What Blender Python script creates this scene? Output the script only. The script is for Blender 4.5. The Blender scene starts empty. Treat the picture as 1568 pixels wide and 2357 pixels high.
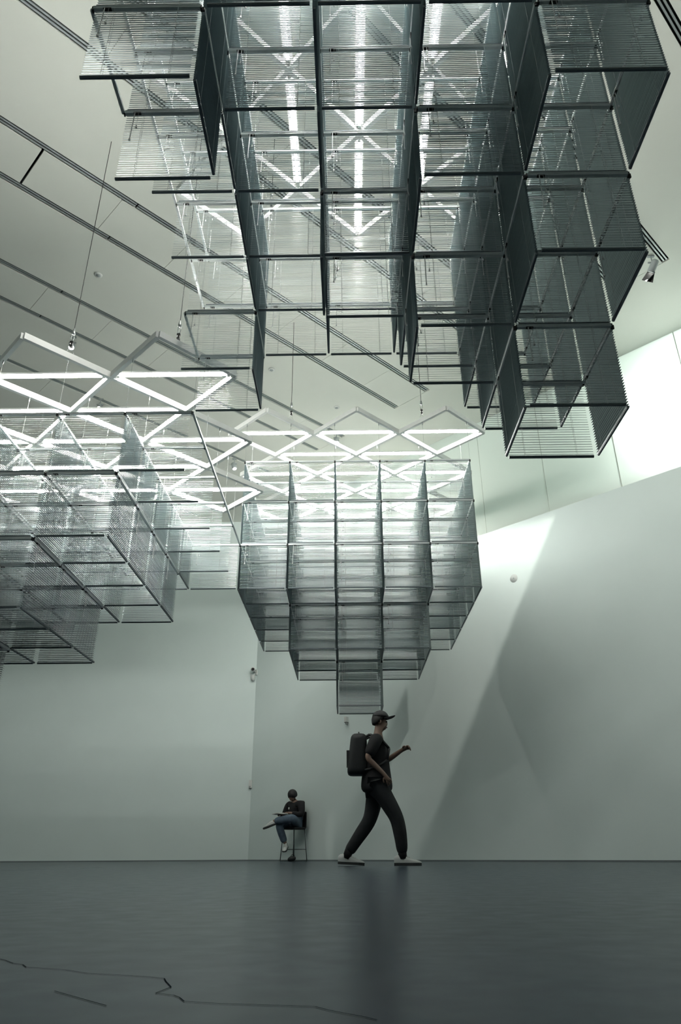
import bpy, bmesh, math, random
from mathutils import Vector, Matrix

random.seed(7)
sc = bpy.context.scene
COL = sc.collection

# ------------------------------------------------------------------ camera
S = 0.7                                   # edge of one blind cube, metres
CAMH = 0.13                               # camera stands just above the floor
GX, GY, GZ = 2.24776, -13.80533, -2.89163  # camera position in blind-grid units
FPX, PITCH, YAW, ROLL = 1640.27, 0.447308, -0.0093269, 0.0061586

def G(i, j, k):
    """blind-grid coordinates -> metres (camera above the origin of the floor)"""
    return Vector(((i - GX) * S, (j - GY) * S, (k - GZ) * S + CAMH))

def unyaw(v):
    c, s = math.cos(YAW), math.sin(YAW)
    return Vector((c * v.x + s * v.y, -s * v.x + c * v.y, v.z))

fw = Vector((0, math.cos(PITCH), math.sin(PITCH)))
up = Vector((0, -math.sin(PITCH), math.cos(PITCH)))
rt = Vector((1, 0, 0))
cr, sr = math.cos(ROLL), math.sin(ROLL)
rt2, up2 = rt * cr - up * sr, rt * sr + up * cr
rt2, up2, fw2 = unyaw(rt2), unyaw(up2), unyaw(fw)
cam_data = bpy.data.cameras.new('camera')
cam = bpy.data.objects.new('camera', cam_data)
COL.objects.link(cam)
M = Matrix((rt2, up2, -fw2)).transposed().to_4x4()
M.translation = Vector((0, 0, CAMH))
cam.matrix_world = M
cam_data.sensor_fit = 'VERTICAL'
cam_data.sensor_height = 36.0
cam_data.lens = FPX / 2357.0 * 36.0
cam_data.clip_start = 0.02
cam_data.clip_end = 200
sc.camera = cam

# ------------------------------------------------------------------ world / exposure
world = bpy.data.worlds.new('world')
sc.world = world
world.use_nodes = True
world.node_tree.nodes['Background'].inputs[0].default_value = (0.5, 0.56, 0.56, 1)
world.node_tree.nodes['Background'].inputs[1].default_value = 0.0
vs = sc.view_settings
vs.view_transform = 'Standard'
vs.look = 'None'
vs.exposure = 0.0
vs.gamma = 1.0
vs.use_curve_mapping = False
sc.cycles.max_bounces = 5
sc.cycles.diffuse_bounces = 3
sc.cycles.glossy_bounces = 2
sc.cycles.transmission_bounces = 4
sc.cycles.adaptive_threshold = 0.05
sc.cycles.use_light_tree = False
sc.cycles.caustics_reflective = False
sc.cycles.caustics_refractive = False

TUBE_E = 160.0
TUBE_COL = (1.0, 0.985, 0.925)
CAVITY_W = 62.0

# ------------------------------------------------------------------ materials
def mat(name, base, rough=0.5, metal=0.0, noise=0.0, scale=8.0, bump=0.0, spec=0.5, emit=None, strength=0.0):
    m = bpy.data.materials.new(name)
    m.use_nodes = True
    nt = m.node_tree
    b = nt.nodes['Principled BSDF']
    b.inputs['Base Color'].default_value = (*base, 1)
    b.inputs['Roughness'].default_value = rough
    b.inputs['Metallic'].default_value = metal
    b.inputs['Specular IOR Level'].default_value = spec
    if noise or bump:
        tc = nt.nodes.new('ShaderNodeTexCoord')
        nz = nt.nodes.new('ShaderNodeTexNoise')
        nz.inputs['Scale'].default_value = scale
        nz.inputs['Detail'].default_value = 6
        nt.links.new(tc.outputs['Object'], nz.inputs['Vector'])
        if noise:
            r = nt.nodes.new('ShaderNodeValToRGB')
            r.color_ramp.elements[0].position = 0.3
            r.color_ramp.elements[1].position = 0.7
            r.color_ramp.elements[0].color = (*[c * (1 - noise) for c in base], 1)
            r.color_ramp.elements[1].color = (*[min(1, c * (1 + noise)) for c in base], 1)
            nt.links.new(nz.outputs['Fac'], r.inputs['Fac'])
            nt.links.new(r.outputs['Color'], b.inputs['Base Color'])
        if bump:
            bp = nt.nodes.new('ShaderNodeBump')
            bp.inputs['Strength'].default_value = bump
            bp.inputs['Distance'].default_value = 0.01
            nt.links.new(nz.outputs['Fac'], bp.inputs['Height'])
            nt.links.new(bp.outputs['Normal'], b.inputs['Normal'])
    if emit:
        b.inputs['Emission Color'].default_value = (*emit, 1)
        b.inputs['Emission Strength'].default_value = strength
    return m

M_WALL = mat('wall_paint', (0.69, 0.79, 0.775), 0.85, noise=0.015, scale=1.5, bump=0.02)
M_CEIL = mat('ceiling_paint', (0.67, 0.70, 0.645), 0.9, noise=0.012, scale=1.2)
M_VOID = mat('ceiling_void', (0.012, 0.016, 0.016), 0.9)
M_SLAT = mat('slat_lacquer', (0.33, 0.405, 0.42), 0.34, metal=0.35, noise=0.03, scale=30)
M_RAIL = mat('rail_lacquer', (0.80, 0.86, 0.86), 0.32, metal=0.05, noise=0.03, scale=30)
M_BRAIL = mat('bottom_rail_lacquer', (0.20, 0.24, 0.26), 0.38, metal=0.3)
M_BLACK = mat('black_plastic', (0.008, 0.01, 0.011), 0.5)
M_WAND = mat('clear_wand_plastic', (0.75, 0.78, 0.77), 0.2)
M_CORD = mat('white_cord', (0.62, 0.65, 0.64), 0.8)
M_FRAME = mat('frame_white_powder', (0.80, 0.82, 0.80), 0.38, noise=0.02, scale=20)
M_STEEL = mat('zinc_steel', (0.35, 0.37, 0.37), 0.35, metal=0.8)
M_TRACK = mat('track_aluminium', (0.33, 0.37, 0.37), 0.45, metal=0.4)
M_TUBE = mat('lit_fluorescent_tube', (0.9, 0.9, 0.9), 0.4, emit=TUBE_COL, strength=TUBE_E)
M_SPOTLENS = mat('lit_spot_lens', (0.9, 0.9, 0.9), 0.4, emit=(1.0, 0.98, 0.88), strength=18)
M_LAMPBODY = mat('lamp_body_grey', (0.30, 0.34, 0.34), 0.5)
M_PLASTIC = mat('white_plastic', (0.62, 0.65, 0.63), 0.5)

# floor: polished dark concrete
def floor_material():
    m = bpy.data.materials.new('polished_concrete')
    m.use_nodes = True
    nt = m.node_tree
    b = nt.nodes['Principled BSDF']
    tc = nt.nodes.new('ShaderNodeTexCoord')
    n1 = nt.nodes.new('ShaderNodeTexNoise'); n1.inputs['Scale'].default_value = 5.0; n1.inputs['Detail'].default_value = 8
    n2 = nt.nodes.new('ShaderNodeTexNoise'); n2.inputs['Scale'].default_value = 14; n2.inputs['Detail'].default_value = 6
    for n in (n1, n2):
        nt.links.new(tc.outputs['Object'], n.inputs['Vector'])
    r = nt.nodes.new('ShaderNodeValToRGB')
    r.color_ramp.elements[0].position = 0.32; r.color_ramp.elements[0].color = (0.026, 0.040, 0.056, 1)
    r.color_ramp.elements[1].position = 0.72; r.color_ramp.elements[1].color = (0.030, 0.044, 0.060, 1)
    nt.links.new(n1.outputs['Fac'], r.inputs['Fac'])
    nt.links.new(r.outputs['Color'], b.inputs['Base Color'])
    rr = nt.nodes.new('ShaderNodeMapRange')
    rr.inputs['From Min'].default_value = 0.3; rr.inputs['From Max'].default_value = 0.7
    rr.inputs['To Min'].default_value = 0.21; rr.inputs['To Max'].default_value = 0.25
    nt.links.new(n2.outputs['Fac'], rr.inputs['Value'])
    nt.links.new(rr.outputs['Result'], b.inputs['Roughness'])
    b.inputs['Specular IOR Level'].default_value = 0.035
    return m
M_FLOOR = floor_material()

def glass_material():
    m = bpy.data.materials.new('frosted_glass')
    m.use_nodes = True
    nt = m.node_tree
    for n in list(nt.nodes):
        nt.nodes.remove(n)
    out = nt.nodes.new('ShaderNodeOutputMaterial')
    tr = nt.nodes.new('ShaderNodeBsdfTranslucent'); tr.inputs[0].default_value = (0.84, 0.90, 0.85, 1)
    df = nt.nodes.new('ShaderNodeBsdfDiffuse'); df.inputs[0].default_value = (0.80, 0.86, 0.80, 1)
    mx = nt.nodes.new('ShaderNodeMixShader'); mx.inputs[0].default_value = 0.42
    nt.links.new(tr.outputs[0], mx.inputs[1]); nt.links.new(df.outputs[0], mx.inputs[2])
    nt.links.new(mx.outputs[0], out.inputs[0])
    return m
M_GLASS = glass_material()

# ------------------------------------------------------------------ helpers
def add(o, parent=None):
    COL.objects.link(o)
    if parent is not None:
        o.parent = parent
    return o

def tag(o, label=None, cat=None, group=None, kind=None):
    if label: o['label'] = label
    if cat: o['category'] = cat
    if group: o['group'] = group
    if kind: o['kind'] = kind
    return o

def empty(name, loc, rz=0.0, parent=None):
    o = bpy.data.objects.new(name, None)
    o.empty_display_size = 0.1
    o.location = loc
    o.rotation_euler = (0, 0, rz)
    return add(o, parent)

class MB:
    """collects verts and faces for one mesh"""
    def __init__(self):
        self.v, self.f = [], []
    def box(self, c, d, rot=None):
        c = Vector(c); n = len(self.v)
        for sx, sy, sz in ((-1,-1,-1),(1,-1,-1),(1,1,-1),(-1,1,-1),(-1,-1,1),(1,-1,1),(1,1,1),(-1,1,1)):
            p = Vector((sx*d[0]/2, sy*d[1]/2, sz*d[2]/2))
            if rot is not None: p = rot @ p
            self.v.append(c + p)
        for q in ((0,3,2,1),(4,5,6,7),(0,1,5,4),(1,2,6,5),(2,3,7,6),(3,0,4,7)):
            self.f.append(tuple(n + a for a in q))
        return self
    def tube(self, a, b, r0, r1=None, seg=8, cap=True):
        a, b = Vector(a), Vector(b)
        r1 = r0 if r1 is None else r1
        ax = (b - a).normalized()
        t = Vector((0, 0, 1)) if abs(ax.z) < 0.9 else Vector((1, 0, 0))
        u = ax.cross(t).normalized(); w = ax.cross(u)
        n = len(self.v)
        for p, r in ((a, r0), (b, r1)):
            for k in range(seg):
                th = 2 * math.pi * k / seg
                self.v.append(p + (u * math.cos(th) + w * math.sin(th)) * r)
        for k in range(seg):
            k2 = (k + 1) % seg
            self.f.append((n + k, n + seg + k, n + seg + k2, n + k2))
        if cap:
            self.f.append(tuple(n + k for k in range(seg)))
            self.f.append(tuple(n + seg + k for k in reversed(range(seg))))
        return self
    def path(self, pts, r, seg=8):
        for a, b in zip(pts[:-1], pts[1:]):
            self.tube(a, b, r, r, seg)
        return self
    def prism(self, poly, z0, z1):
        n = len(self.v); k = len(poly)
        for z in (z0, z1):
            for p in poly: self.v.append(Vector((p[0], p[1], z)))
        self.f.append(tuple(n + a for a in reversed(range(k))))
        self.f.append(tuple(n + k + a for a in range(k)))
        for a in range(k):
            b = (a + 1) % k
            self.f.append((n + a, n + b, n + k + b, n + k + a))
        return self
    def lathe(self, prof, c=(0, 0, 0), axis='Z', seg=16):
        n = len(self.v); c = Vector(c)
        for r, h in prof:
            for k in range(seg):
                th = 2 * math.pi * k / seg
                p = Vector((r * math.cos(th), r * math.sin(th), h))
                if axis == 'X': p = Vector((p.z, p.x, p.y))
                if axis == 'Y': p = Vector((p.y, p.z, p.x))
                self.v.append(c + p)
        for a in range(len(prof) - 1):
            for k in range(seg):
                k2 = (k + 1) % seg
                self.f.append((n + a*seg + k, n + a*seg + k2, n + (a+1)*seg + k2, n + (a+1)*seg + k))
        return self
    def mesh(self, name, m, smooth=False):
        me = bpy.data.meshes.new(name)
        me.from_pydata([tuple(p) for p in self.v], [], self.f)
        me.materials.append(m)
        if smooth:
            me.polygons.foreach_set('use_smooth', [True] * len(me.polygons))
        me.update()
        return me
    def build(self, name, m, parent=None, smooth=False, loc=None):
        o = bpy.data.objects.new(name, self.mesh(name, m, smooth))
        if loc is not None: o.location = loc
        return add(o, parent)

def inst(name, me, parent=None, loc=(0, 0, 0), rot=(0, 0, 0)):
    o = bpy.data.objects.new(name, me)
    o.location = loc
    o.rotation_euler = rot
    return add(o, parent)

# ------------------------------------------------------------------ room shell
CEIL = 8.4
CORNER = Vector((-2.30, 17.81))
WD = Vector((math.sin(math.radians(46)), -math.cos(math.radians(46))))   # along the angled wall, towards the viewer's right
WN = Vector((-math.cos(math.radians(46)), -math.sin(math.radians(46))))  # into the room
WLEN = 16.0
WEND = CORNER + WD * WLEN
XL, YB = -13.0, -8.0
ROOM = [(XL, YB), (WEND.x, YB), (WEND.x, WEND.y), (CORNER.x, CORNER.y), (XL, CORNER.y)]

# the ceiling panels run on over the set-back glass
ROOM_C = [(XL, YB), (WEND.x + 0.085, YB), (WEND.x + 0.085, WEND.y), (CORNER.x + 0.0, CORNER.y + 0.085), (XL, CORNER.y + 0.085)]

def clip_poly(poly, clip):
    out = list(poly)
    for a in range(len(clip)):
        p, q = clip[a], clip[(a + 1) % len(clip)]
        ex, ey = q[0] - p[0], q[1] - p[1]
        src, out = out, []
        for k in range(len(src)):
            s, e = src[k - 1], src[k]
            ds = ex * (s[1] - p[1]) - ey * (s[0] - p[0])
            de = ex * (e[1] - p[1]) - ey * (e[0] - p[0])
            if de >= 0:
                if ds < 0:
                    t = ds / (ds - de); out.append((s[0] + (e[0]-s[0])*t, s[1] + (e[1]-s[1])*t))
                out.append(e)
            elif ds >= 0:
                t = ds / (ds - de); out.append((s[0] + (e[0]-s[0])*t, s[1] + (e[1]-s[1])*t))
        if not out: return []
    return out

floor = MB().prism(ROOM, -0.12, 0.0).build('floor', M_FLOOR)
tag(floor, 'dark polished concrete gallery floor', None, kind='structure')
# hairline cracks in the floor, traced as thin inlaid strips
def floor_pt(px, py):
    a, b = px - 784.0, -(py - 1178.5)
    d = fw2 + rt2 * (a / FPX) + up2 * (b / FPX)
    t = -CAMH / d.z
    return Vector((d.x * t, d.y * t, 0))
def crack(pts, w, name='floor_crack'):
    mb = MB()
    P = [floor_pt(*p) for p in pts]
    for a, b in zip(P[:-1], P[1:]):
        n = (b - a).cross(Vector((0, 0, 1)))
        if n.length < 1e-6: continue
        n.normalize()
        k = len(mb.v)
        for p, s in ((a, 1), (b, 1), (b, -1), (a, -1)):
            mb.v.append(p + n * (w * s / 2) + Vector((0, 0, 0.0006)))
        mb.f.append((k, k+3, k+2, k+1))
    return mb.build(name, M_CRACK, floor)
M_CRACK = mat('crack_dirt', (0.010, 0.016, 0.020), 0.9, spec=0.0)
crack([(0, 2208), (12, 2211), (30, 2218), (52, 2221), (60, 2227), (150, 2233), (200, 2241), (290, 2246), (345, 2250), (378, 2253), (382, 2260), (394, 2273)], 0.0014)
crack([(394, 2273), (358, 2287), (400, 2292), (413, 2297), (424, 2306), (500, 2311), (600, 2314), (690, 2317), (725, 2318), (755, 2326), (790, 2333), (840, 2342), (868, 2349)], 0.0014)
crack([(125, 2282), (160, 2292), (205, 2305), (245, 2316)], 0.0014)
crack([(0, 2004), (80, 2002), (160, 2000), (236, 1996.5)], 0.012, 'floor_joint')
crack([(0, 1990.5), (90, 1990), (160, 1991)], 0.012, 'floor_joint')

T = 0.2
def wall(name, a, b, z0, z1, outward, m=M_WALL):
    a, b, o = Vector(a), Vector(b), Vector(outward)
    poly = [tuple(a), tuple(b), tuple(b + o * T), tuple(a + o * T)]
    area = sum(poly[k-1][0]*poly[k][1] - poly[k][0]*poly[k-1][1] for k in range(4))
    if area < 0: poly.reverse()
    o_ = MB().prism(poly, z0, z1).build(name, m)
    return tag(o_, None, None, kind='structure')
WTOP = 5.83
wall('wall_back', (XL, CORNER.y), tuple(CORNER), 0, CEIL, (0, 1))['label'] = 'pale grey painted wall behind the left cluster of blinds'
wall('wall_right', tuple(CORNER), tuple(WEND), 0, WTOP, -WN)['label'] = 'angled pale wall below the glowing glass band'
wall('wall_left', (XL, YB), (XL, CORNER.y), 0, CEIL, (-1, 0))
wall('wall_front', (XL, YB), (WEND.x, YB), 0, CEIL, (0, -1))
wall('wall_side', (WEND.x, YB), (WEND.x, WEND.y), 0, CEIL, (1, 0))

# clerestory: frosted glass panes over the angled wall, lamps in the cavity behind
win = empty('window_1', (CORNER.x, CORNER.y, WTOP))
tag(win, 'band of glowing frosted glass panes above the angled wall', None, kind='structure')
SET = 0.03
def along(a, off=0.0):
    return CORNER + WD * a + WN * off
joints = [0.0, 1.35, 2.8, 4.2, 5.62, 7.03, 8.42, 9.82, 11.22, 12.62, 14.0, 15.4, 16.0]
for a, b in zip(joints[:-1], joints[1:]):
    p, q = along(a + 0.006, -SET), along(b - 0.006, -SET)
    zz = (WTOP, CEIL)      # one diffusing sheet per pane
    mb2 = MB(); mb2.v = [Vector((*p, zz[0])), Vector((*q, zz[0])), Vector((*q, zz[1])), Vector((*p, zz[1]))]; mb2.f = [(0, 1, 2, 3)]
    g = mb2.build('glass_pane', M_GLASS); g.parent = win; g.matrix_parent_inverse = Matrix.Translation(-win.location)
for a in joints[1:-1]:
    p = along(a, -SET - 0.004)
    mb = MB().box((p.x, p.y, (WTOP + CEIL) / 2), (0.013, 0.006, CEIL - WTOP), Matrix.Rotation(math.atan2(WD.y, WD.x), 3, 'Z'))
    g = mb.build('pane_joint', mat('joint_seal', (0.42, 0.47, 0.42), 0.7)); g.parent = win; g.matrix_parent_inverse = Matrix.Translation(-win.location)
CAVD = 1.3
cav = MB()
a0, a1 = along(0, -SET), along(WLEN, -SET)
b0, b1 = along(0, -CAVD), along(WLEN, -CAVD)
cv = [Vector((*a0, WTOP)), Vector((*a1, WTOP)), Vector((*b1, WTOP)), Vector((*b0, WTOP)),
      Vector((*a0, CEIL)), Vector((*a1, CEIL)), Vector((*b1, CEIL)), Vector((*b0, CEIL))]
cav.v = cv
cav.f = [(0, 1, 2, 3), (4, 7, 6, 5), (3, 2, 6, 7), (0, 3, 7, 4), (1, 5, 6, 2)]
g = cav.build('light_cavity', M_WALL); g.parent = win; g.matrix_parent_inverse = Matrix.Translation(-win.location)
def cavity_lamp(a, z, power, size=(0.25, 0.25), depth=0.8, col=(1.0, 1.0, 0.97)):
    ld = bpy.data.lights.new('cavity_lamp', 'AREA')
    ld.shape = 'RECTANGLE'; ld.size, ld.size_y = size
    ld.energy = power; ld.color = col
    o = bpy.data.objects.new('cavity_lamp', ld)
    p = along(a, -depth)
    o.location = (p.x, p.y, z)
    o.rotation_euler = Vector((-WN.x, -WN.y, 0)).to_track_quat('Z', 'Y').to_euler()
    COL.objects.link(o)
    o.parent = win
    o.matrix_parent_inverse = Matrix.Translation(-win.location)
cavity_lamp(11.4, 6.9, CAVITY_W * 1.5, (1.8, 1.2), 0.75)
cavity_lamp(6.0, 7.9, CAVITY_W * 0.16, (8.0, 0.3), 0.9)
cavity_lamp(13.8, 7.2, CAVITY_W * 0.5, (2.5, 0.6), 0.9)

# ceiling: slab with hung panels, double slots for lamp tracks at 45 degrees
ceil = MB().prism(ROOM, CEIL + 0.14, CEIL + 0.24).build('ceiling', M_VOID)
tag(ceil, 'white panelled ceiling with dark diagonal track slots', None, kind='structure')
R2 = math.sqrt(0.5)
def tc(t, c):
    return ((t + c) * R2, (t - c) * R2)
def panel(t0, t1, c0, c1, name='ceiling_panel'):
    poly = [tc(t0, c0), tc(t1, c0), tc(t1, c1), tc(t0, c1)]
    area = sum(poly[k-1][0]*poly[k][1] - poly[k][0]*poly[k-1][1] for k in range(4))
    if area < 0: poly.reverse()
    poly = clip_poly(poly, ROOM_C)
    if len(poly) >= 3:
        MB().prism(poly, CEIL, CEIL + 0.035).build(name, M_CEIL, ceil)
TEND, SLOT = 9.44, 0.115
TMIN, TMAX = -20.0, 20.0
pairs = []
for k in range(-3, 7):
    ca = -7.14 + 2.385 * k          # line nearer the viewer's right
    cb = ca - 0.815
    pairs.append((ca, cb))
for k, (ca, cb) in enumerate(pairs):
    nxt = pairs[k + 1][1] - SLOT / 2 if k + 1 < len(pairs) else 20
    panel(TMIN, TMAX, ca + SLOT / 2, nxt)                     # wide strip up to the next pair
    panel(TEND + 0.006, TMAX, cb - SLOT / 2, ca + SLOT / 2)   # past the end of the tracks
    seams = [1.69 + 1.118 * n for n in range(-10, 7)]
    ts = [TMIN] + seams + [TEND]
    for n in range(len(ts) - 1):
        wide = abs(ts[n] - 1.69) < 1e-6
        g0 = 0.003
        g1 = 0.028 if abs(ts[n + 1] - 1.69) < 1e-6 and k == 3 else 0.003
        panel(ts[n] + g0, ts[n + 1] - g1, cb + SLOT / 2, ca - SLOT / 2)
    for c in (ca, cb):
        for (p0, p1) in ((-9.0, -3.0), (-2.98, 3.0), (3.02, TEND - 0.02)):
            for off, w in ((0.022, 0.022), (-0.022, 0.022)):
                poly = clip_poly([tc(p0, c + off - w/2), tc(p0, c + off + w/2), tc(p1, c + off + w/2), tc(p1, c + off - w/2)][::-1], ROOM)
                poly2 = clip_poly([tc(p0, c + off - w/2), tc(p0, c + off + w/2), tc(p1, c + off + w/2), tc(p1, c + off - w/2)], ROOM)
                pl = poly if len(poly) >= 3 else poly2
                if len(pl) >= 3:
                    ar = sum(pl[q-1][0]*pl[q][1] - pl[q][0]*pl[q-1][1] for q in range(len(pl)))
                    if ar < 0: pl = pl[::-1]
                    MB().prism(pl, CEIL + 0.006, CEIL + 0.03).build('track_rail', M_TRACK, ceil)
panel(TMIN, TMAX, -40, pairs[0][1] - SLOT / 2)

# ------------------------------------------------------------------ blinds
NS = 29
PITCHZ, SW, SL = 0.0222, 0.0235, 0.324
def slat_mesh(tilt, jit):
    mb = MB()
    rng = random.Random(jit)
    for n in range(NS):
        z = -0.046 - n * PITCHZ
        t = math.radians(tilt + rng.uniform(-1.5, 1.5))
        ct, st = math.cos(t), math.sin(t)
        k = len(mb.v)
        prof = []
        for q in range(4):
            a = -1 + 2 * q / 3
            y, h = a * SW / 2, 0.0018 * (1 - a * a)
            prof.append((y * ct - h * st, y * st + h * ct))
        for (y, h) in prof:
            mb.v.append(Vector((-SL, y, z + h)))
            mb.v.append(Vector((SL, y, z + h)))
        for q in range(3):
            mb.f.append((k + 2*q, k + 2*q + 1, k + 2*q + 3, k + 2*q + 2))
    return mb.mesh('slats', M_SLAT, True)
SLATS_X = [slat_mesh(39, 1), slat_mesh(41, 2), slat_mesh(42, 3), slat_mesh(40, 4)]      # blinds facing the viewer
SLATS_Y = [slat_mesh(17, 5), slat_mesh(21, 6), slat_mesh(19, 7)]
SLATS_YB = [slat_mesh(30, 8), slat_mesh(33, 9), slat_mesh(31, 10)]
hb = MB()
hb.box((0, 0, -0.013), (0.676, 0.026, 0.020))
hb.box((0, -0.0135, -0.003), (0.676, 0.004, 0.006)).box((0, 0.0135, -0.003), (0.676, 0.004, 0.006))
HEAD = hb.mesh('headrail', M_RAIL)
bb = MB()
for zc, w_, h_ in ((-0.6855, 0.020, 0.009), (-0.6935, 0.015, 0.007)):
    bb.box((0, 0, zc), (0.648, w_, h_))
BOTTOM = bb.mesh('bottom_rail', M_BRAIL)
cb_ = MB()
cb_.box((0, -0.0125, -0.355), (0.0018, 0.001, 0.665)).box((0, 0.0125, -0.355), (0.0018, 0.001, 0.665))
LADDER = cb_.mesh('ladder_cords', M_CORD)
WAND = MB().tube((-0.262, -0.017, -0.03), (-0.266, -0.02, -0.30), 0.0035, 0.0035, 6).tube((-0.266, -0.02, -0.30), (-0.2665, -0.02, -0.325), 0.0035, 0.008, 6).mesh('tilt_wand', M_WAND)
PULL = MB().tube((-0.235, -0.017, -0.03), (-0.236, -0.017, -0.16), 0.0011, 0.0011, 5).tube((-0.236, -0.017, -0.16), (-0.236, -0.017, -0.19), 0.003, 0.008, 6).mesh('pull_cord', M_WAND)
LOCK = MB().box((-0.248, -0.006, -0.0255), (0.050, 0.02, 0.009)).mesh('cord_lock', M_BLACK)
BRACKET = MB().box((0, 0, -0.017), (0.010, 0.024, 0.034)).mesh('end_bracket', M_BLACK)

def blind(tower, org, i, j, k, axis, flip):
    """one hanging blind whose headrail runs along x ('x') or along depth ('y'); k = level of its top"""
    if axis == 'x':
        p = G(i + 0.5, j, k); rz = 0.0
    else:
        p = G(i, j + 0.5, k); rz = math.pi / 2 if flip else -math.pi / 2
    e = bpy.data.objects.new('venetian_blind', None)
    e.empty_display_size = 0.05
    e.location = p - org
    e.rotation_euler = (0, 0, rz)
    add(e, tower)
    sl = inst('slats', random.choice(SLATS_X if axis == 'x' else (SLATS_YB if flip else SLATS_Y)), e); sl['kind'] = 'stuff'
    inst('headrail', HEAD, e); inst('bottom_rail', BOTTOM, e); 
    inst('ladder_cord', LADDER, e, (-0.2, 0, 0)); inst('ladder_cord', LADDER, e, (0.2, 0, 0))
    inst('tilt_wand', WAND, e); inst('pull_cord', PULL, e); inst('cord_lock', LOCK, e)
    inst('end_bracket', BRACKET, e, (-0.342, 0, 0)); inst('end_bracket', BRACKET, e, (0.342, 0, 0))

def tower(name, org, tiers, skip, flip, label, rails=()):
    """tiers: {top level: set of cells}; skip: test for planes left without blinds"""
    t = empty(name, org)
    tag(t, label, 'blind sculpture', 'hanging towers of venetian blinds')
    for k, cells in tiers.items():
        xs, ys = set(), set()
        for (i, j) in cells:
            xs.add((i, j)); xs.add((i, j + 1))
            ys.add((i, j)); ys.add((i + 1, j))
        for (i, j) in sorted(xs): blind(t, org, i, j, k, 'x', flip)
        for (i, j) in sorted(ys):
            if skip(i, j):
                p = G(i, j + 0.5, k) - org
                inst('cross_rail', HEADLONG, t, p, (0, 0, math.pi / 2))
            else:
                blind(t, org, i, j, k, 'y', flip)
    return t
HEADLONG = MB().box((0, 0, -0.012), (0.70, 0.022, 0.024)).mesh('cross_rail', M_RAIL)

def cells(i0, i1, j0, j1):
    return {(i, j) for i in range(i0, i1) for j in range(j0, j1)}
# nearest tower, upper right
A = {6: cells(0, 5, -10, -5), 5: cells(0, 5, -10, -5),
     4: cells(4, 5, -10, -5) | cells(3, 4, -9, -6) | {(2, -8), (0, -10), (0, -6)},
     3: cells(4, 5, -9, -6) | {(3, -8)},
     2: {(4, -8)}}
tower('blind_tower', G(2.5, -7.5, 6), A, lambda i, j: i == 0, False, 'nearest tower of grey venetian blinds, filling the upper right')
B = {3: cells(-5, 0, -5, 0), 2: cells(-5, -1, -5, -1), 1: cells(-5, -2, -5, -2), 0: cells(-5, -3, -5, -3)}
tower('blind_tower', G(-2.5, -2.5, 3), B, lambda i, j: i == 0, True, 'stepped tower of blinds cut off by the left edge')
C = {5: cells(0, 5, 0, 5), 4: cells(0, 5, 0, 5), 3: cells(0, 5, 0, 5), 2: cells(1, 4, 1, 4), 1: {(2, 2)}}
tower('blind_tower', G(2.5, 2.5, 5), C, lambda i, j: False, False, 'far central tower of blinds tapering to one cube above the walker')

# ------------------------------------------------------------------ light frames
BARL = S * math.sqrt(2)
BAR = MB().box((0, 0, 0), (BARL - 0.012, 0.045, 0.075)).mesh('frame_bar', M_FRAME)
TUBE = MB().tube((-0.60, 0, 0), (0.60, 0, 0), 0.014, 0.014, 8).mesh('fluorescent_tube', M_TUBE, True)
SOCK = MB().box((-0.618, 0, 0.008), (0.03, 0.034, 0.05)).box((0.618, 0, 0.008), (0.03, 0.034, 0.05)).box((0, 0, 0.034), (1.26, 0.05, 0.022)).mesh('lamp_holder', M_FRAME)
SOCKW = MB().box((-0.618, 0, 0.008), (0.03, 0.034, 0.05)).box((0.618, 0, 0.008), (0.03, 0.034, 0.05)).box((0, 0, 0.034), (1.26, 0.085, 0.022)).mesh('lamp_holder', M_FRAME)  # batten widened to hold light off the ceiling
HOOK = MB().tube((0, 0, 0), (0, 0, -0.03), 0.006, 0.006, 6).tube((0, 0, -0.03), (0, 0, -0.055), 0.009, 0.003, 6).mesh('hook', M_STEEL)
WIRE = MB().tube((0, 0, -0.05), (0, 0, -S + 0.04), 0.0015, 0.0015, 5).mesh('suspension_wire', M_STEEL)
def light_frame(org_ijk, along_y, label):
    o = G(*org_ijk)
    f = empty('light_frame', o)
    tag(f, label, 'light frame', 'zigzag frames of fluorescent tubes')
    for a in (1, 3, 5):
        for b in (1, 3, 5):
            cx, cy = (a - 3) * S, (b - 3) * S
            for sx, sy in ((1, 1), (1, -1), (-1, 1), (-1, -1)):
                mx, my = cx + sx * S / 2, cy + sy * S / 2
                inst('frame_bar', BAR, f, (mx, my, 0), (0, 0, -math.pi / 4 if sx * sy > 0 else math.pi / 4))
                inst('hook', HOOK, f, (mx, my, -0.037))
                inst('suspension_wire', WIRE, f, (mx, my, -0.037))
    spots = [(a, b) for a in (1, 3, 5) for b in (1, 3, 5)] + [(a, b) for a in (2, 4) for b in (2, 4)]
    for a, b in spots:
        t = inst('fluorescent_tube', TUBE, f, ((a - 3) * S, (b - 3) * S, 0.0), (0, 0, math.pi / 2 if along_y else 0))
        inst('lamp_holder', SOCKW if along_y else SOCK, t)
    return f
light_frame((2.5, -7.5, 7.02), True, 'zigzag light frame over the nearest tower, tubes pointing away from the viewer')
light_frame((-2.5, -2.5, 4.03), False, 'zigzag light frame over the left tower of blinds')
light_frame((2.5, 2.5, 6.03), False, 'zigzag light frame over the far central tower of blinds')

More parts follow.
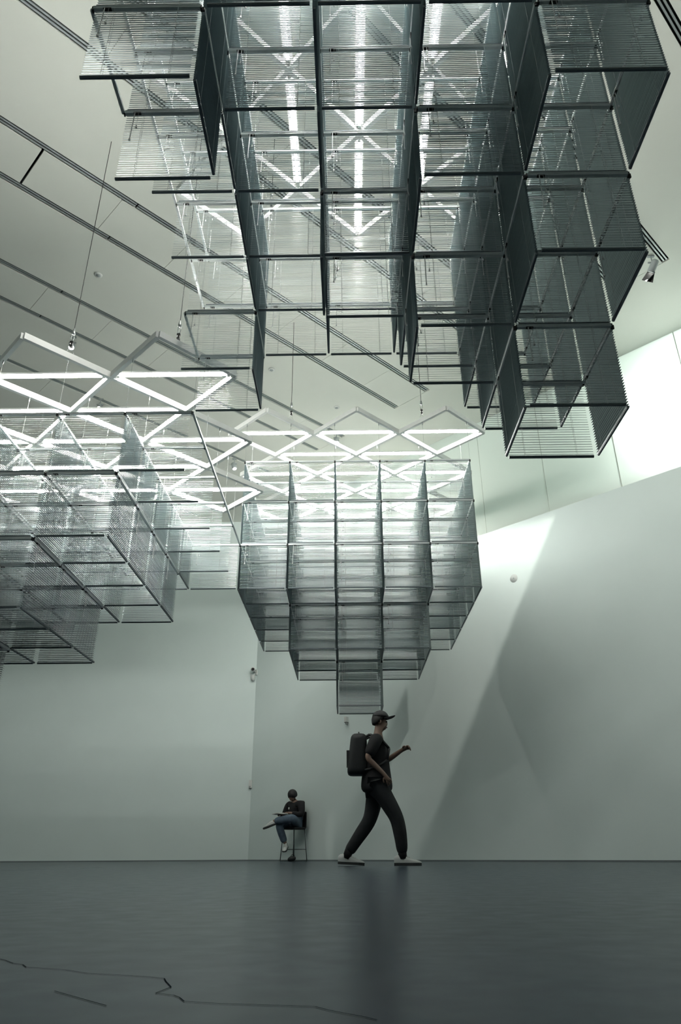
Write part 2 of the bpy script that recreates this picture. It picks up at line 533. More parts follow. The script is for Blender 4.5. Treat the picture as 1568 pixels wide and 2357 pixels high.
# suspension cables from the ceiling to the frames
def cable(i, j, k, label):
    p = G(i, j, k); 
    e = empty('suspension_cable', (p.x, p.y, p.z + 0.04))
    tag(e, label, 'cable', 'steel cables carrying the light frames')
    h = CEIL - e.location.z
    MB().tube((0, 0, 0.28), (0, 0, h), 0.004, 0.004, 6).build('cable', M_BLACK, e)
    MB().lathe([(0.001, 0.34), (0.014, 0.31), (0.02, 0.27), (0.02, 0.25), (0.008, 0.245), (0.001, 0.245)], seg=10).build('cable_gripper', M_STEEL, e, True)
    sh = MB()
    sh.path([(0.012, 0, 0.245), (0.016, 0, 0.20), (0.008, 0, 0.16), (-0.008, 0, 0.16), (-0.016, 0, 0.20), (-0.012, 0, 0.245)], 0.004, 6)
    sh.build('shackle', M_STEEL, e)
    MB().box((0, 0, 0.135), (0.035, 0.03, 0.03)).box((0, 0, 0.085), (0.03, 0.035, 0.025)).tube((0, 0, 0.15), (0, 0, 0.07), 0.009).build('clamp', M_BLACK, e)
    br = MB()
    for s in (-1, 1):
        br.tube((0, 0, 0.08), (s * 0.035, s * 0.02, 0.0), 0.002, 0.002, 5)
    br.build('bridle_wire', M_STEEL, e)
cable(1.0, 0.0, 6.05, 'steel cable on the left front of the far central light frame')
cable(4.0, 0.0, 6.05, 'steel cable on the right front of the far central light frame')
cable(-2.0, -5.0, 4.05, 'long steel cable on the front corner of the left light frame')
cable(-0.30, -5.15, 4.05, 'steel cable on the right front of the left light frame')
cable(0.0, -10.0, 7.05, 'steel cable at the near left of the nearest light frame')
cable(1.0, -5.0, 7.05, 'steel cable at the far left of the nearest light frame')
cable(5.0, -5.0, 7.05, 'steel cable at the far right of the nearest light frame')

# ------------------------------------------------------------------ ceiling fittings
SPOT_HEAD = MB().lathe([(0.001, -0.10), (0.035, -0.10), (0.05, -0.08), (0.055, 0.0), (0.055, 0.09), (0.048, 0.09), (0.046, 0.07), (0.001, 0.07)], seg=16).mesh('lamp_head', M_LAMPBODY, True)
SPOT_LENS = MB().lathe([(0.001, 0.078), (0.045, 0.078)], seg=16).mesh('lens', M_SPOTLENS)
def track_spot(x, y, target, label, power, cone=80, blend=0.6, soft=0.04, z=None, group='lit spotlights on the ceiling tracks'):
    z = CEIL if z is None else z
    e = empty('track_spotlight', (x, y, z))
    tag(e, label, 'spotlight', group)
    MB().box((0, 0, -0.012), (0.10, 0.035, 0.03)).build('track_adapter', M_LAMPBODY, e)
    MB().tube((0, 0, -0.02), (0, 0, -0.13), 0.01, 0.01, 8).box((0, 0, -0.14), (0.13, 0.02, 0.02)).build('yoke', M_LAMPBODY, e)
    c = Vector((0, 0, -0.21))
    d = (Vector(target) - Vector((x, y, z)) - c).normalized()
    q = d.to_track_quat('Z', 'Y')
    h = inst('lamp_head', SPOT_HEAD, e, c, q.to_euler())
    inst('lens', SPOT_LENS, h)
    ld = bpy.data.lights.new('spot_beam', 'SPOT')
    ld.energy = power; ld.spot_size = math.radians(cone); ld.spot_blend = blend
    ld.shadow_soft_size = soft; ld.color = (1.0, 0.97, 0.88)
    lo = bpy.data.objects.new('spot_beam', ld)
    lo.location = c + d * 0.10
    lo.rotation_euler = (-d).to_track_quat('Z', 'Y').to_euler()
    add(lo, e)
    return e, lo
SPOTW = 60
track_spot(-4.79, 9.96, (-3.2, 5.0, 1.0), 'lit spotlight above the front corner of the left light frame', SPOTW * 0.5, 80)
track_spot(-4.91, 11.87, (-3.4, 6.0, 1.0), 'lit spotlight seen through a diamond of the left light frame', SPOTW * 0.5, 80)
track_spot(-2.58, 14.31, (-0.2, 12.3, 0.0), 'starry bright spotlight between the left and central light frames', SPOTW * 4.5, 150, 1.0)
track_spot(-0.20, 13.23, (0.6, 10.0, 0.0), 'small lit spotlight behind the central light frame', SPOTW * 0.15, 120, 1.0)

# wall-washing spotlight on the right track; unseen flaps added to cut its beam
def wall_pt(px, py):
    a, b = px - 784.0, -(py - 1178.5)
    d = fw2 + rt2 * (a / FPX) + up2 * (b / FPX)
    n = Vector((WN.x, WN.y, 0))
    t = n.dot(Vector((CORNER.x, CORNER.y, 0)) - Vector((0, 0, CAMH))) / n.dot(d)
    return Vector((0, 0, CAMH)) + d * t
P1, P2 = wall_pt(1212, 1350), wall_pt(962, 1972)
wx, wy = 4.72, 8.24
ws, wbeam = track_spot(wx, wy, wall_pt(1045, 1640), 'grey spotlight at the end of the right track, beside the dark tower', 1300, 42, 1.0, 0.0012)
L0 = ws.location + wbeam.location
nrm = (P1 - L0).cross(P2 - L0).normalized()
mid = ((P1 + P2) / 2 - L0).normalized()
if nrm.dot(wall_pt(1400, 1700) - L0) < 0: nrm.negate()
def beam_flap(m, n):
    """hinged flap from the lamp rim to a front edge lying in the cut plane (m along the beam, n towards the dark side)"""
    sd = n.cross(m).normalized()
    o = wbeam.location
    mb = MB()
    for off in (0.0, 0.003):
        for (a_, b_, w_) in ((-0.02, 0.062, 0.05), (-0.02, 0.062, -0.05), (0.13, 0.0, -0.085), (0.13, 0.0, 0.085)):
            mb.v.append(o + m * a_ + n * (b_ + off) + sd * w_)
    mb.f = [(0, 1, 2, 3), (7, 6, 5, 4), (0, 4, 5, 1), (1, 5, 6, 2), (2, 6, 7, 3), (3, 7, 4, 0)]
    mb.build('added_beam_flap', M_BLACK, ws)
beam_flap(mid, nrm)
Q1, Q2 = Vector((*along(3.0), 5.72)), Vector((*along(9.0), 5.72))
n2 = (Q1 - L0).cross(Q2 - L0).normalized()
if n2.z < 0: n2.negate()
beam_flap((mid - n2 * mid.dot(n2)).normalized(), n2)  # second added flap, keeps the beam off the glass
track_spot(3.95, 4.93, (5.6, 11.0, 4.2), 'dark spotlight cut off by the right edge of the picture', 450, 75, 1.0, 0.04)

def detector(x, y, label, r=0.06):
    e = empty('smoke_detector', (x, y, CEIL))
    tag(e, label, 'smoke detector', 'round detectors on the ceiling')
    MB().lathe([(0.001, -0.005), (r, -0.005), (r, -0.010), (r * 0.85, -0.016), (r * 0.7, -0.018), (0.001, -0.020)][::-1], seg=18).build('housing', M_PLASTIC, e, True)
    MB().lathe([(r * 0.55, -0.0185), (r * 0.5, -0.024), (0.001, -0.026)][::-1], seg=18).build('sensor_cap', M_LAMPBODY, e, True)
detector(-3.88, 8.48, 'round detector on the ceiling above the left light frame')
detector(-1.39, 10.97, 'round detector on the ceiling left of the long cable')
detector(-0.18, 12.26, 'round detector on the ceiling above the central light frame')

# ------------------------------------------------------------------ fittings on the walls
def on_wall(px, py, off=0.0):
    p = wall_pt(px, py)
    return p + Vector((WN.x, WN.y, 0)) * off
RZW = math.atan2(WN.y, WN.x)                       # local +x points into the room
p = on_wall(590, 1548)
sec = empty('security_camera', p, RZW)
tag(sec, 'white security camera with dark lens mounted at the wall corner', 'security camera')
MB().box((0.015, 0, 0), (0.03, 0.10, 0.13)).build('wall_plate', M_PLASTIC, sec)
MB().tube((0.03, 0, 0.0), (0.12, 0, 0.06), 0.018).build('arm', M_PLASTIC, sec)
hd = MB().tube((0.09, 0.0, 0.06), (0.18, 0.09, 0.04), 0.05, 0.056, 14).build('housing', M_PLASTIC, sec, True)
MB().tube((0.179, 0.089, 0.040), (0.186, 0.096, 0.038), 0.036, 0.036, 14).build('lens', M_BLACK, hd)
MB().lathe([(0.055, 0.0), (0.055, -0.06), (0.045, -0.11), (0.02, -0.14), (0.001, -0.145)][::-1], (0.09, -0.01, -0.08), seg=14).build('junction_dome', M_PLASTIC, sec, True)

p = on_wall(800, 1660)
sn = empty('motion_sensor', p, RZW)
tag(sn, 'small white wall sensor just below the hanging central blind cube', 'sensor')
MB().box((0.035, 0, 0.03), (0.07, 0.06, 0.11)).build('housing', M_PLASTIC, sn)
MB().box((0.035, 0, -0.03), (0.066, 0.056, 0.012)).build('base_shadow_gap', M_BLACK, sn)  # black slab stands for the shade in the gap
MB().lathe([(0.001, -0.075), (0.02, -0.07), (0.028, -0.045), (0.028, -0.036)], (0.035, 0, 0), seg=12).build('lens', M_PLASTIC, sn, True)

bx = empty('wall_box', (CORNER.x + 0.0, CORNER.y - 0.0, 0), 0)
pb = Vector((0, 0, CAMH)) + (fw2 + rt2 * ((577 - 784) / FPX) + up2 * (-(1805 - 1178.5) / FPX)) * 1.0
dd = pb - Vector((0, 0, CAMH)); tt = (CORNER.y - CAMH * 0) / dd.y
pb = Vector((0, 0, CAMH)) + dd * (CORNER.y / dd.y)
bx.location = (pb.x, CORNER.y, pb.z)
tag(bx, 'small pale control box on the wall beside the corner', 'wall box')
MB().box((0, -0.03, 0), (0.075, 0.06, 0.17)).build('housing', M_PLASTIC, bx)
MB().box((-0.01, -0.062, -0.06), (0.04, 0.006, 0.03)).build('card_slot', M_LAMPBODY, bx)

p = on_wall(1183, 1331)
vp = empty('wall_cover', p, RZW)
tag(vp, 'faint round cover plate high on the angled wall', 'cover plate')
MB().lathe([(0.001, 0.004), (0.078, 0.004), (0.082, 0.0)][::-1], axis='X', seg=20).build('plate', mat('cover_paint', (0.46, 0.50, 0.49), 0.9), vp, True)
MB().lathe([(0.001, 0.012), (0.012, 0.012), (0.012, 0.006)][::-1], axis='X', seg=10).build('screw', M_LAMPBODY, vp)

# shadow gap at the wall foot, its shade put in as dark strips
M_GAP = mat('gap_shade_dark', (0.16, 0.19, 0.20), 0.7)
g = MB().box(((XL + CORNER.x) / 2, CORNER.y - 0.004, 0.012), (CORNER.x - XL, 0.008, 0.024)).build('gap_shade_back', M_GAP); tag(g, kind='structure')
m_ = along(WLEN / 2, 0.004)
g = MB().box((m_.x, m_.y, 0.012), (WLEN, 0.008, 0.024), Matrix.Rotation(math.atan2(WD.y, WD.x), 3, 'Z')).build('gap_shade_right', M_GAP); tag(g, kind='structure')

# ------------------------------------------------------------------ people
M_SKIN = mat('skin', (0.22, 0.145, 0.11), 0.55)
M_HAIR = mat('black_hair', (0.010, 0.010, 0.011), 0.6)
M_SWEAT = mat('black_knit', (0.010, 0.011, 0.013), 0.9, bump=0.2, scale=90)
M_JEANS = mat('blue_denim', (0.085, 0.125, 0.17), 0.85, noise=0.18, scale=14)
M_TROUS = mat('charcoal_cotton', (0.014, 0.017, 0.02), 0.9, noise=0.15, scale=18)
M_SHOE = mat('white_leather', (0.50, 0.53, 0.52), 0.5)
M_SOLE = mat('dark_sole', (0.03, 0.035, 0.035), 0.7)
M_PACK = mat('black_nylon', (0.012, 0.015, 0.017), 0.6, bump=0.1, scale=60)
M_CAP = mat('dark_cap', (0.03, 0.033, 0.037), 0.8)
M_BOOK = mat('pale_cover', (0.40, 0.44, 0.44), 0.5)
M_PAGE = mat('paper_edge', (0.62, 0.64, 0.60), 0.8)
M_CHROME = mat('dark_chrome_wire', (0.10, 0.12, 0.125), 0.35, metal=0.7)

def skin(name, verts, edges, m, parent, root=0, sub=2):
    """grow one continuous surface round a skeleton of (x, y, z, radius) joints"""
    me = bpy.data.meshes.new(name + '_rig')
    me.from_pydata([v[:3] for v in verts], edges, [])
    o = bpy.data.objects.new(name + '_rig', me)
    COL.objects.link(o)
    md = o.modifiers.new('skin', 'SKIN'); md.use_smooth_shade = True; md.branch_smoothing = 0.4
    lay = me.skin_vertices[0].data
    for k, v in enumerate(verts):
        r = v[3]
        lay[k].radius = (r, r) if not isinstance(r, tuple) else r
        lay[k].use_root = (k == root)
    sb = o.modifiers.new('sub', 'SUBSURF'); sb.levels = sub; sb.render_levels = sub
    dg = bpy.context.evaluated_depsgraph_get()
    dg.update()
    ne = bpy.data.meshes.new_from_object(o.evaluated_get(dg))
    ne.name = name
    bpy.data.objects.remove(o)
    ne.materials.clear(); ne.materials.append(m)
    ne.polygons.foreach_set('use_smooth', [True] * len(ne.polygons))
    return inst(name, ne, parent)

class Rig:
    def __init__(self): self.v, self.e, self.n = [], [], {}
    def j(self, name, pos, r, frm=None):
        self.n[name] = len(self.v); self.v.append((*pos, r))
        if frm is not None: self.e.append((self.n[frm], self.n[name]))
        return self
    def chain(self, base, frm, pts):
        prev = frm
        for k, (p, r) in enumerate(pts):
            nm = f'{base}{k}'; self.j(nm, p, r, prev); prev = nm
        return self

def hand(rig, frm, wrist, d, up_, thumb, curl=0.5, sc=1.0):
    """palm and five bent fingers; d = pointing direction, up_ = back of the hand, thumb = side the thumb leaves"""
    w, d, up_ = Vector(wrist), Vector(d).normalized(), Vector(up_).normalized()
    s = d.cross(up_).normalized() * (1 if thumb > 0 else -1)
    palm = w + d * 0.055 * sc
    rig.j(frm + '_palm', palm, (0.022 * sc, 0.036 * sc), frm)
    for f, (off, ln) in enumerate(((0.030, 0.070), (0.010, 0.078), (-0.010, 0.072), (-0.029, 0.056))):
        b = palm + d * 0.035 * sc + s * off * sc
        a1 = curl * 0.8; a2 = curl * 1.9
        p1 = b + (d * math.cos(a1) - up_ * math.sin(a1)) * ln * 0.5 * sc
        p2 = p1 + (d * math.cos(a2) - up_ * math.sin(a2)) * ln * 0.5 * sc
        rig.chain(f'{frm}_f{f}_', frm + '_palm', [(b, 0.0095 * sc), (p1, 0.0088 * sc), (p2, 0.0075 * sc)])
    t0 = w + d * 0.03 * sc + s * 0.034 * sc
    t1 = t0 + (d * 0.7 + s * 0.5 - up_ * 0.3).normalized() * 0.032 * sc
    t2 = t1 + (d * 0.9 + s * 0.1 - up_ * 0.4).normalized() * 0.026 * sc
    rig.chain(f'{frm}_t', frm + '_palm', [(t0, 0.0115 * sc), (t1, 0.0105 * sc), (t2, 0.0085 * sc)])

def head_rig(rig, frm, c, f, u):
    """neck top -> skull with chin and nose; c = centre of the skull, f = facing, u = up"""
    c, f, u = Vector(c), Vector(f).normalized(), Vector(u).normalized()
    rig.j('skull', c, (0.082, 0.088), frm)
    rig.j('crown', c + u * 0.06 - f * 0.005, (0.066, 0.072), 'skull')
    rig.j('jaw', c - u * 0.065 + f * 0.045, 0.052, 'skull')
    rig.j('chin', c - u * 0.092 + f * 0.066, 0.026, 'jaw')
    rig.j('nose', c - u * 0.022 + f * 0.094, 0.012, 'skull')

def face_bits(parent, c, f, u):
    c, f, u = Vector(c), Vector(f).normalized(), Vector(u).normalized()
    s = f.cross(u).normalized()
    for sg in (-1, 1):
        MB().lathe([(0.001, -0.011), (0.008, -0.008), (0.011, 0), (0.008, 0.008), (0.001, 0.011)], c + f * 0.076 + s * sg * 0.032 + u * 0.004, seg=10).build('eye', M_EYE, parent, True)
        q = c + s * sg * 0.086 - f * 0.008 - u * 0.012
        mb = MB().lathe([(0.001, -0.030), (0.011, -0.02), (0.015, 0.0), (0.014, 0.018), (0.001, 0.030)], (0, 0, 0), seg=10)
        mb.v = [q + s * (v.x * 0.7) + f * (v.y * 1.2) + u * v.z for v in mb.v]
        mb.build('ear', M_SKIN, parent, True)
    mb = MB().box((0, 0, 0), (0.042, 0.008, 0.009))
    R = Matrix((s, f, u)).transposed()
    mb.v = [c - u * 0.062 + f * 0.086 + R @ v for v in mb.v]
    mb.build('mouth', M_LIP, parent)
M_EYE = mat('dark_eye', (0.02, 0.02, 0.02), 0.2)
M_LIP = mat('lips', (0.25, 0.12, 0.10), 0.5)

def blob(c, f, u, rx, ry, rz, cut, name, m, parent, seg=20, rings=12):
    """rounded shell over a head: f forward, u up; vertices whose local height is below cut(x) are left out"""
    c, f, u = Vector(c), Vector(f).normalized(), Vector(u).normalized(); s = f.cross(u)
    bm = bmesh.new()
    bmesh.ops.create_uvsphere(bm, u_segments=seg, v_segments=rings, radius=1.0)
    kill = [v for v in bm.verts if v.co.z < cut(v.co)]
    bmesh.ops.delete(bm, geom=kill, context='VERTS')
    for v in bm.verts:
        v.co = c + f * (v.co.x * rx) + s * (v.co.y * ry) + u * (v.co.z * rz)
    me = bpy.data.meshes.new(name); bm.to_mesh(me); bm.free()
    me.materials.append(m); me.polygons.foreach_set('use_smooth', [True] * len(me.polygons))
    o = inst(name, me, parent)
    so = o.modifiers.new('thick', 'SOLIDIFY'); so.thickness = 0.006; so.offset = 1
    return o

def shoe(parent, ankle, d, pitch=0.0, sc=1.0):
    """low sneaker: upper, sole and laces; ankle = ground point below the ankle"""
    a = Vector(ankle); d = Vector((d[0], d[1], 0)).normalized(); s = Vector((-d.y, d.x, 0))
    z = Vector((0, 0, 1))
    d2 = d * math.cos(pitch) + z * math.sin(pitch); z2 = z * math.cos(pitch) - d * math.sin(pitch)
    def P(x, y, h): return a + (d2 * x + s * y + z2 * h) * sc
    prof = [(-0.085, 0.030, 0.075), (-0.06, 0.036, 0.098), (-0.01, 0.038, 0.105), (0.04, 0.040, 0.092), (0.09, 0.045, 0.070), (0.14, 0.047, 0.055), (0.18, 0.040, 0.045), (0.205, 0.020, 0.034)]
    up_ = MB()
    n = len(prof)
    for (x, w, h) in prof:
        for (yy, hh) in ((-1, 0.022), (-1.0, 0.5 * h + 0.01), (-0.6, h * 0.92), (0, h), (0.6, h * 0.92), (1.0, 0.5 * h + 0.01), (1, 0.022)):
            up_.v.append(P(x, yy * w, hh))
    for k in range(n - 1):
        for q in range(6):
            up_.f.append((k*7 + q, k*7 + q + 1, (k+1)*7 + q + 1, (k+1)*7 + q))
    up_.f.append(tuple(range(6, -1, -1))); up_.f.append(tuple((n-1)*7 + q for q in range(7)))
    u = up_.build('shoe', M_SHOE, parent, True)
    so = MB()
    out = [(x, w * 1.08) for (x, w, h) in prof]
    poly = [(x, -w) for x, w in out] + [(x, w) for x, w in reversed(out)]
    k = len(poly)
    for h in (0.0, 0.026):
        for (x, y) in poly: so.v.append(P(x, y, h))
    so.f.append(tuple(range(k - 1, -1, -1))); so.f.append(tuple(range(k, 2 * k)))
    for q in range(k): so.f.append((q, (q+1) % k, k + (q+1) % k, k + q))
    so.build('sole', M_SOLE, u)
    for q in range(4):
        x = 0.035 + q * 0.024
        lc = MB().tube(P(x, -0.028, 0.094 - q * 0.008), P(x, 0.028, 0.094 - q * 0.008), 0.0035 * sc, 0.0035 * sc, 5)
        lc.build('lace', M_PAGE, u)
    return u

# ---- the walker
wk = empty('person', (0.345, 9.56, 0))
wk.scale = (1.0, 1.0, 1.03)
tag(wk, 'person in dark clothes, cap and backpack striding to the right', 'person')
r = Rig()
r.j('pelvis', (0.0, 0, 0.93), 0.12)
r.j('waist', (0.0, 0, 1.07), 0.115, 'pelvis').j('chest', (0.015, 0, 1.30), 0.135, 'waist').j('collar', (0.02, 0, 1.43), 0.085, 'chest')
r.j('neck', (0.045, 0, 1.50), 0.064, 'collar')
HC, HF, HU = (0.072, 0, 1.63), (1, 0, -0.12), (0.1, 0, 1)
head_rig(r, 'neck', HC, HF, HU)
r.j('shr', (0.0, -0.175, 1.40), 0.06, 'collar').j('elr', (-0.12, -0.235, 1.17), 0.042, 'shr').j('wrr', (0.09, -0.215, 0.985), 0.027, 'elr')
hand(r, 'wrr', (0.09, -0.215, 0.985), (0.55, 0.03, -0.8), (0.2, -0.9, 0.0), 1, 0.6)
r.j('shl', (0.02, 0.175, 1.40), 0.06, 'collar').j('ell', (0.14, 0.22, 1.18), 0.042, 'shl').j('wrl', (0.34, 0.13, 1.30), 0.027, 'ell')
hand(r, 'wrl', (0.34, 0.13, 1.30), (0.9, -0.3, 0.35), (0.2, 0.5, 0.8), 1, 0.7)
r.j('hpr', (0.01, -0.09, 0.90), 0.09, 'pelvis').j('knr', (0.235, -0.10, 0.50), 0.06, 'hpr').j('anr', (0.285, -0.10, 0.09), 0.042, 'knr')
r.j('hpl', (-0.01, 0.09, 0.90), 0.09, 'pelvis').j('knl', (-0.09, 0.10, 0.48), 0.06, 'hpl').j('anl', (-0.375, 0.10, 0.13), 0.042, 'knl')
body = skin('body', r.v, r.e, M_SKIN, wk, 0)
face_bits(body, HC, HF, HU)
r = Rig()
r.j('hem', (0.0, 0, 0.76), 0.225).j('hip', (0.0, 0, 0.90), 0.215, 'hem').j('waist', (0.0, 0, 1.06), 0.19, 'hip').j('chest', (0.01, 0, 1.29), 0.175, 'waist').j('collar', (0.022, 0, 1.445), 0.088, 'chest')
r.j('shr', (0.0, -0.19, 1.39), 0.088, 'collar').j('slr', (-0.105, -0.232, 1.185), 0.074, 'shr')
r.j('shl', (0.02, 0.19, 1.39), 0.088, 'collar').j('sll', (0.13, 0.218, 1.19), 0.074, 'shl')
skin('shirt', r.v, r.e, M_SWEAT, wk, 0)
r = Rig()
r.j('pelvis', (0.0, 0, 0.93), 0.14)
r.j('hpr', (0.01, -0.09, 0.86), 0.125, 'pelvis').j('thr', (0.13, -0.096, 0.68), 0.110, 'hpr').j('knr', (0.235, -0.10, 0.50), 0.092, 'thr').j('car', (0.262, -0.10, 0.36), 0.090, 'knr').j('clr', (0.276, -0.10, 0.24), 0.078, 'car').j('anr', (0.283, -0.10, 0.10), 0.070, 'clr')
r.j('hpl', (-0.01, 0.09, 0.86), 0.125, 'pelvis').j('thl', (-0.045, 0.096, 0.66), 0.110, 'hpl').j('knl', (-0.09, 0.10, 0.49), 0.092, 'thl').j('cal', (-0.175, 0.10, 0.385), 0.090, 'knl').j('cll', (-0.265, 0.10, 0.27), 0.078, 'cal').j('anl', (-0.368, 0.10, 0.135), 0.070, 'cll')
skin('trousers', r.v, r.e, M_TROUS, wk, 0)
MB().tube((0.284, -0.10, 0.07), (0.28, -0.10, 0.19), 0.052, 0.05, 12).build('sock', M_SWEAT, wk, True)
MB().tube((-0.39, 0.10, 0.075), (-0.345, 0.10, 0.19), 0.052, 0.05, 12).build('sock', M_SWEAT, wk, True)
shoe(wk, (0.275, -0.10, 0.0), (1, -0.03), 0.0, 1.12)
shoe(wk, (-0.40, 0.10, 0.012), (1, 0.02), -0.05, 1.12)
blob(Vector(HC) + Vector((-0.012, 0, 0.012)), HF, HU, 0.108, 0.098, 0.118, lambda c: -0.55 + 0.75 * max(0, c.x + 0.15), 'hair', M_HAIR, wk)
cap = blob(Vector(HC) + Vector((0.0, 0, 0.03)), HF, HU, 0.116, 0.106, 0.112, lambda c: 0.12, 'cap', M_CAP, wk)
brim = MB()
fdir, sdir, udir = Vector((0.98, 0, 0.17)), Vector((0, 1, 0)), Vector((-0.17, 0, 0.98))
bc = Vector(HC) + Vector((0.06, 0, 0.048))
pts = [(-0.02, -0.095), (0.03, -0.1), (0.09, -0.085), (0.125, -0.05), (0.137, 0.0), (0.125, 0.05), (0.09, 0.085), (0.03, 0.1), (-0.02, 0.095)]
for h in (0.0, 0.007):
    for (x, y) in pts: brim.v.append(bc + fdir * x + sdir * y + udir * (h - 1.6 * y * y))
k = len(pts)
brim.f += [tuple(range(k - 1, -1, -1)), tuple(range(k, 2 * k))] + [(q, (q+1) % k, k + (q+1) % k, k + q) for q in range(k)]
brim.build('brim', M_CAP, cap)

bp_ = empty('backpack', (0.345 - 0.235, 9.56, 1.03))
tag(bp_, 'black backpack on the back of the walking person', 'backpack')
bm = bmesh.new()
bmesh.ops.create_cube(bm, size=1.0)
for v in bm.verts:
    v.co = Vector((v.co.x * (0.26 if v.co.z < 0 else 0.20) - (0.01 if v.co.z < 0 else -0.02), v.co.y * 0.33, v.co.z * 0.50 + 0.24))
bmesh.ops.bevel(bm, geom=bm.edges[:] + bm.verts[:], offset=0.075, segments=4, affect='EDGES', profile=0.6)
me = bpy.data.meshes.new('pack_body'); bm.to_mesh(me); bm.free(); me.materials.append(M_PACK)
me.polygons.foreach_set('use_smooth', [True] * len(me.polygons))
inst('pack_body', me, bp_)
MB().box((-0.118, 0, 0.19), (0.045, 0.19, 0.19)).build('front_pocket', M_PACK, bp_)
for s in (-1, 1):
    MB().path([(0.05, s * 0.10, 0.42), (0.16, s * 0.11, 0.475), (0.30, s * 0.12, 0.42), (0.40, s * 0.125, 0.30), (0.37, s * 0.145, 0.16), (0.22, s * 0.17, 0.06), (0.06, s * 0.14, 0.04)], 0.016, 8).build('shoulder_strap', M_PACK, bp_, True)
MB().path([(0.03, -0.04, 0.475), (0.02, -0.02, 0.515), (0.02, 0.02, 0.515), (0.03, 0.04, 0.475)], 0.009, 6).build('grab_handle', M_PACK, bp_, True)

# ---- the seated attendant and the stool
ST = Vector((-1.165, 16.30, 0)); RZ = math.atan2(WN.y, WN.x)
st = empty('bar_stool', ST, RZ)
tag(st, 'black wire-framed bar stool against the angled wall', 'stool')
bm = bmesh.new(); bmesh.ops.create_cube(bm, size=1.0)
for v in bm.verts: v.co = Vector((v.co.x * 0.36, v.co.y * 0.38, v.co.z * 0.045 + 0.615))
bmesh.ops.bevel(bm, geom=bm.edges[:], offset=0.018, segments=3, affect='EDGES')
me = bpy.data.meshes.new('seat'); bm.to_mesh(me); bm.free(); me.materials.append(M_PACK); inst('seat', me, st)
bm = bmesh.new(); bmesh.ops.create_cube(bm, size=1.0)
for v in bm.verts: v.co = Vector((v.co.x * 0.03 - 0.185, v.co.y * 0.36, v.co.z * 0.32 + 0.78))
bmesh.ops.bevel(bm, geom=bm.edges[:], offset=0.013, segments=3, affect='EDGES')
me = bpy.data.meshes.new('backrest'); bm.to_mesh(me); bm.free(); me.materials.append(M_PACK); inst('backrest', me, st)
cornersT = [(0.15, 0.16), (0.15, -0.16), (-0.15, -0.16), (-0.15, 0.16)]
cornersB = [(0.19, 0.20), (0.19, -0.20), (-0.19, -0.20), (-0.19, 0.20)]
def lerp(k, z):
    t = z / 0.60
    return Vector((cornersB[k][0] + (cornersT[k][0] - cornersB[k][0]) * t, cornersB[k][1] + (cornersT[k][1] - cornersB[k][1]) * t, z))
for k in range(4):
    MB().tube(lerp(k, 0.008), lerp(k, 0.60), 0.0085, 0.0085, 8).build('leg', M_CHROME, st, True)
for k in range(4):
    MB().tube(lerp(k, 0.22), lerp((k + 1) % 4, 0.22), 0.007, 0.007, 8).build('foot_rail', M_CHROME, st, True)
    MB().tube(lerp(k, 0.009), lerp((k + 1) % 4, 0.009), 0.008, 0.008, 8).build('floor_rail', M_CHROME, st, True)

sp = empty('person', ST, RZ)
tag(sp, 'person in black top and jeans sitting cross-legged on the stool, reading', 'person')
ZS = 0.64
r = Rig()
r.j('pelvis', (-0.05, 0, ZS + 0.11), 0.115)
r.j('waist', (-0.05, 0, ZS + 0.23), 0.115, 'pelvis').j('chest', (-0.02, 0, ZS + 0.38), 0.135, 'waist').j('collar', (0.0, 0, ZS + 0.475), 0.08, 'chest')
r.j('neck', (0.03, 0, ZS + 0.525), 0.05, 'collar')
HC2, HF2, HU2 = (0.08, 0.0, ZS + 0.615), (0.82, 0.05, -0.58), (0.58, 0, 0.82)
head_rig(r, 'neck', HC2, HF2, HU2)
r.j('shr', (-0.01, -0.18, ZS + 0.44), 0.058, 'collar').j('elr', (0.04, -0.27, ZS + 0.22), 0.042, 'shr').j('wrr', (0.25, -0.14, ZS + 0.245), 0.026, 'elr')
hand(r, 'wrr', (0.25, -0.14, ZS + 0.245), (0.85, 0.5, -0.05), (0.1, -0.2, 0.95), -1, 0.45)
r.j('shl', (-0.01, 0.18, ZS + 0.44), 0.058, 'collar').j('ell', (0.03, 0.27, ZS + 0.22), 0.042, 'shl').j('wrl', (0.24, 0.12, ZS + 0.265), 0.026, 'ell')
hand(r, 'wrl', (0.24, 0.12, ZS + 0.265), (0.8, -0.6, -0.05), (0.1, 0.2, 0.95), 1, 0.5)
r.j('hpr', (0.0, -0.09, ZS + 0.09), 0.085, 'pelvis').j('knr', (0.36, -0.09, ZS + 0.06), 0.06, 'hpr').j('anr', (0.225, 0.0, 0.31), 0.04, 'knr')
r.j('hpl', (0.0, 0.09, ZS + 0.10), 0.085, 'pelvis').j('knl', (0.31, 0.27, ZS + 0.16), 0.06, 'hpl').j('anl', (0.47, -0.15, ZS + 0.10), 0.04, 'knl')
body2 = skin('body', r.v, r.e, M_SKIN, sp, 0)
face_bits(body2, HC2, HF2, HU2)
r = Rig()
r.j('hem', (-0.045, 0, ZS + 0.075), 0.17).j('waist', (-0.05, 0, ZS + 0.20), 0.165, 'hem').j('chest', (-0.02, 0, ZS + 0.37), 0.175, 'waist').j('collar', (0.0, 0, ZS + 0.50), 0.078, 'chest')
r.j('shr', (-0.01, -0.20, ZS + 0.435), 0.085, 'collar').j('elr', (0.04, -0.27, ZS + 0.22), 0.075, 'shr').j('wrr', (0.225, -0.155, ZS + 0.246), 0.042, 'elr')
r.j('shl', (-0.01, 0.20, ZS + 0.435), 0.085, 'collar').j('ell', (0.03, 0.27, ZS + 0.22), 0.075, 'shl').j('wrl', (0.215, 0.14, ZS + 0.264), 0.042, 'ell')
skin('sweater', r.v, r.e, M_SWEAT, sp, 0)
r = Rig()
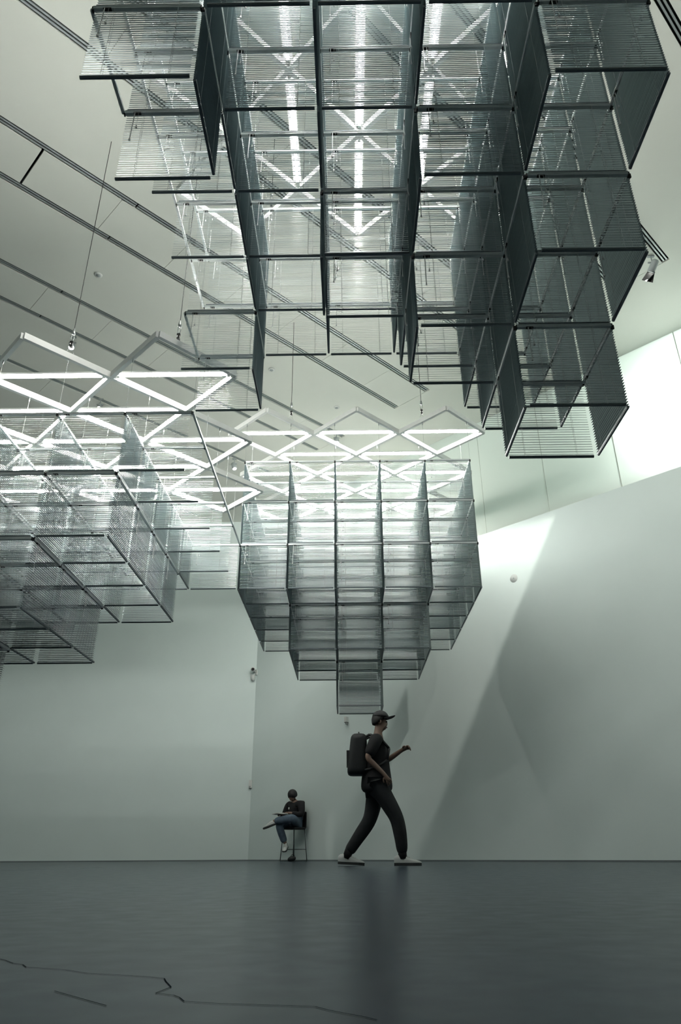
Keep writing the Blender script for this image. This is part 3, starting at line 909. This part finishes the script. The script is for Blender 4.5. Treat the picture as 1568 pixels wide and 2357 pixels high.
r.j('pelvis', (-0.03, 0, ZS + 0.10), 0.125)
r.j('hpr', (0.02, -0.09, ZS + 0.08), 0.105, 'pelvis').j('knr', (0.36, -0.09, ZS + 0.06), 0.092, 'hpr').j('anr', (0.24, -0.01, 0.335), 0.07, 'knr')
r.j('hpl', (0.02, 0.09, ZS + 0.09), 0.105, 'pelvis').j('knl', (0.31, 0.27, ZS + 0.16), 0.092, 'hpl').j('anl', (0.455, -0.11, ZS + 0.105), 0.07, 'knl')
skin('jeans', r.v, r.e, M_JEANS, sp, 0)
blob(Vector(HC2) + Vector((-0.016, 0, 0.016)), HF2, HU2, 0.110, 0.100, 0.112, lambda c: -0.70 + 0.75 * max(0, c.x - 0.25), 'hair', M_HAIR, sp)
MB().box((0.158, 0.0, ZS + 0.36), (0.006, 0.03, 0.04)).build('name_badge', M_PAGE, sp)
sh = shoe(sp, (0.215, 0.005, 0.235), (0.75, 0.55), -0.35, 1.0)
sh2 = shoe(sp, (0.48, -0.15, ZS + 0.015), (0.35, -0.9), -0.30, 1.0)

bk = empty('book', ST + Matrix.Rotation(RZ, 3, 'Z') @ Vector((0.37, -0.03, ZS + 0.255)), RZ)
tag(bk, 'pale book lying open on the lap of the seated person', 'book')
for s in (-1, 1):
    Rb = Matrix.Rotation(-0.12 * s, 3, 'X')
    MB().box(Rb @ Vector((0, s * 0.075, 0)), (0.20, 0.146, 0.006), Rb).build('cover', M_BOOK, bk)
    MB().box(Rb @ Vector((0, s * 0.073, 0.009)), (0.19, 0.138, 0.012), Rb).build('pages', M_PAGE, bk)

bg = empty('floor_item', ST + Vector((-0.005, -0.42, 0)))
tag(bg, 'small black pouch on the floor in front of the stool', 'floor_item')
blob((0, 0, 0.045), (1, 0, 0.2), (-0.2, 0, 1), 0.085, 0.06, 0.05, lambda c: -0.9, 'lump', M_PACK, bg)  # low black rounded shape with a thin loop over it
MB().path([(-0.03, 0, 0.08), (0.0, 0, 0.12), (0.045, 0, 0.115), (0.06, 0, 0.07)], 0.006, 6).build('loop', M_PACK, bg, True)
